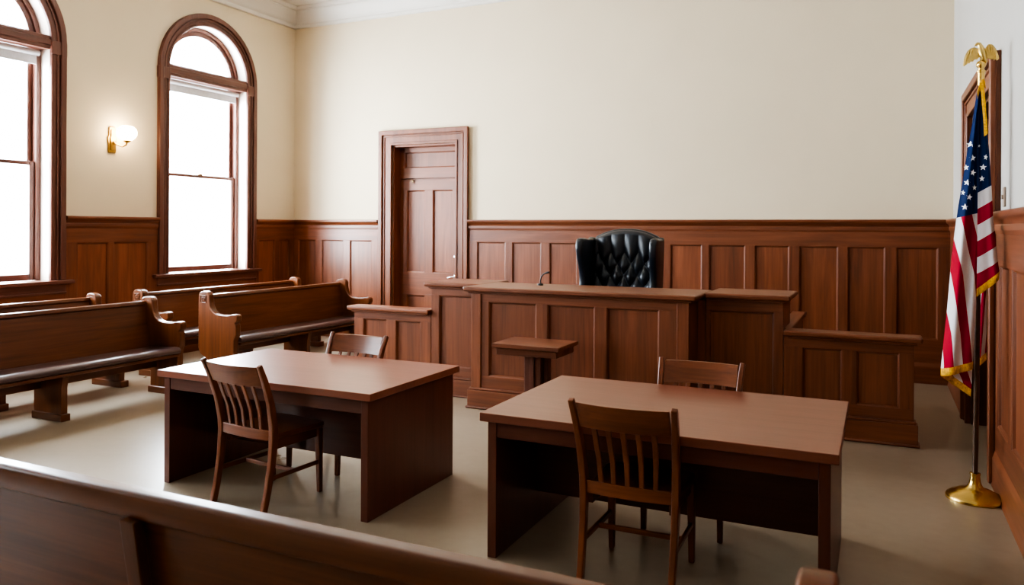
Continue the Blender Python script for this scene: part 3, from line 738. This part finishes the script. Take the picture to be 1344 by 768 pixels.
# gold fringe along the open edges
def strip(m, P, down, n, jag=.35):
    P = [Vector(p) for p in P]; d = Vector(down)
    seg = [0]
    for a, b in zip(P, P[1:]): seg.append(seg[-1]+(b-a).length)
    def at(u):
        u *= seg[-1]
        for k in range(len(P)-1):
            if u <= seg[k+1]+1e-9: return P[k].lerp(P[k+1], (u-seg[k])/(seg[k+1]-seg[k]+1e-9))
        return P[-1]
    bm = bmesh.new(); tp = []; mid = []; lo = []
    for k in range(n+1):
        p = at(k/n); wob = .004*math.sin(k*1.9)
        tp.append(bm.verts.new(p + Vector((0, -.004+wob*.3, .006)))); mid.append(bm.verts.new(p + d*.4 + Vector((0, -.006+wob, 0)))); lo.append(bm.verts.new(p + d*(1-(k % 2)*.10) + Vector((0, -.003-wob, 0))))
    for k in range(n):
        bm.faces.new((tp[k], tp[k+1], mid[k+1], mid[k])); bm.faces.new((mid[k], mid[k+1], lo[k+1], lo[k]))
    m._merge(bm, 0)
def fringe(P, down, n):
    f = MB(); strip(f, P, down, n); f.done('fringe', M_fringe, fl, smooth=1.0)
fringe([fL(k/12, 1) for k in range(13)], (0, 0, -.046), 60)
fringe([fU(k/12, 1) for k in range(13)], (-.004, 0, -.045), 60)
fringe([fR(k/12, 1) for k in range(13)], (-.003, 0, -.050), 50)
fringe([fB(k/6, 1) for k in range(7)], (0, 0, -.045), 20)
fringe([(p[0]-FX, -.078, p[1]) for p in [(.586,2.668),(.596,2.60),(.604,2.50),(.610,2.42),(.614,2.33)]], (-.020, 0, -.012), 80)
fringe([(p[0]-FX, -.074, p[1]) for p in [(.556,2.60),(.566,2.645),(.578,2.672),(.590,2.676),(.600,2.66)]], (.004, 0, -.045), 30)

# ------------------------------------------------------------------ light
w = bpy.data.worlds.new('overcast_sky'); sc.world = w; w.use_nodes = True
bg = w.node_tree.nodes['Background']; bg.inputs[0].default_value = (.90, .95, 1, 1); bg.inputs[1].default_value = 9.0
def area(name, loc, rot, sx, sy, power, col):
    l = bpy.data.lights.new(name, 'AREA'); l.shape = 'RECTANGLE'; l.size = sx; l.size_y = sy; l.energy = power; l.color = col
    o = bpy.data.objects.new(name, l); COL.objects.link(o); o.location = loc; o.rotation_euler = rot; return o
for c in WIN_Y:
    area('window_daylight', (XL-.75, c, 2.95), (0, -PI/2, 0), 3.9, 2.3, (560, 540, 100, 12)[WIN_Y.index(c)], (.90, .95, 1))
area('ceiling_fill', (-5.0, 6.6, ZC-.05), (0, 0, 0), 3.0, 2.2, 20, (1, .90, .74))  # added warm fill under the ceiling, no fixture belongs to it

# ------------------------------------------------------------------ camera
cam = bpy.data.cameras.new('camera'); co = bpy.data.objects.new('camera', cam); COL.objects.link(co); sc.camera = co
cam.sensor_width = 36; cam.sensor_fit = 'HORIZONTAL'; cam.lens = 1020/1344*36
cam.shift_y = -(384-300.5)/1344
co.location = (0, 0, 1.72)
co.rotation_euler = (Matrix.Rotation(math.radians(25.3), 3, 'Z') @ Matrix.Rotation(PI/2, 3, 'X') @ Matrix.Rotation(.005, 3, 'Z')).to_euler()
cam.clip_start = .05
cam.dof.use_dof = True; cam.dof.focus_distance = 4.9; cam.dof.aperture_fstop = 3.2
sc.view_settings.view_transform = 'AgX'
sc.view_settings.look = 'AgX - High Contrast'
sc.view_settings.exposure = 1.16
sc.cycles.use_denoising = True
sc.cycles.max_bounces = 10; sc.cycles.diffuse_bounces = 6; sc.cycles.transparent_max_bounces = 12
sc.cycles.sample_clamp_indirect = 8
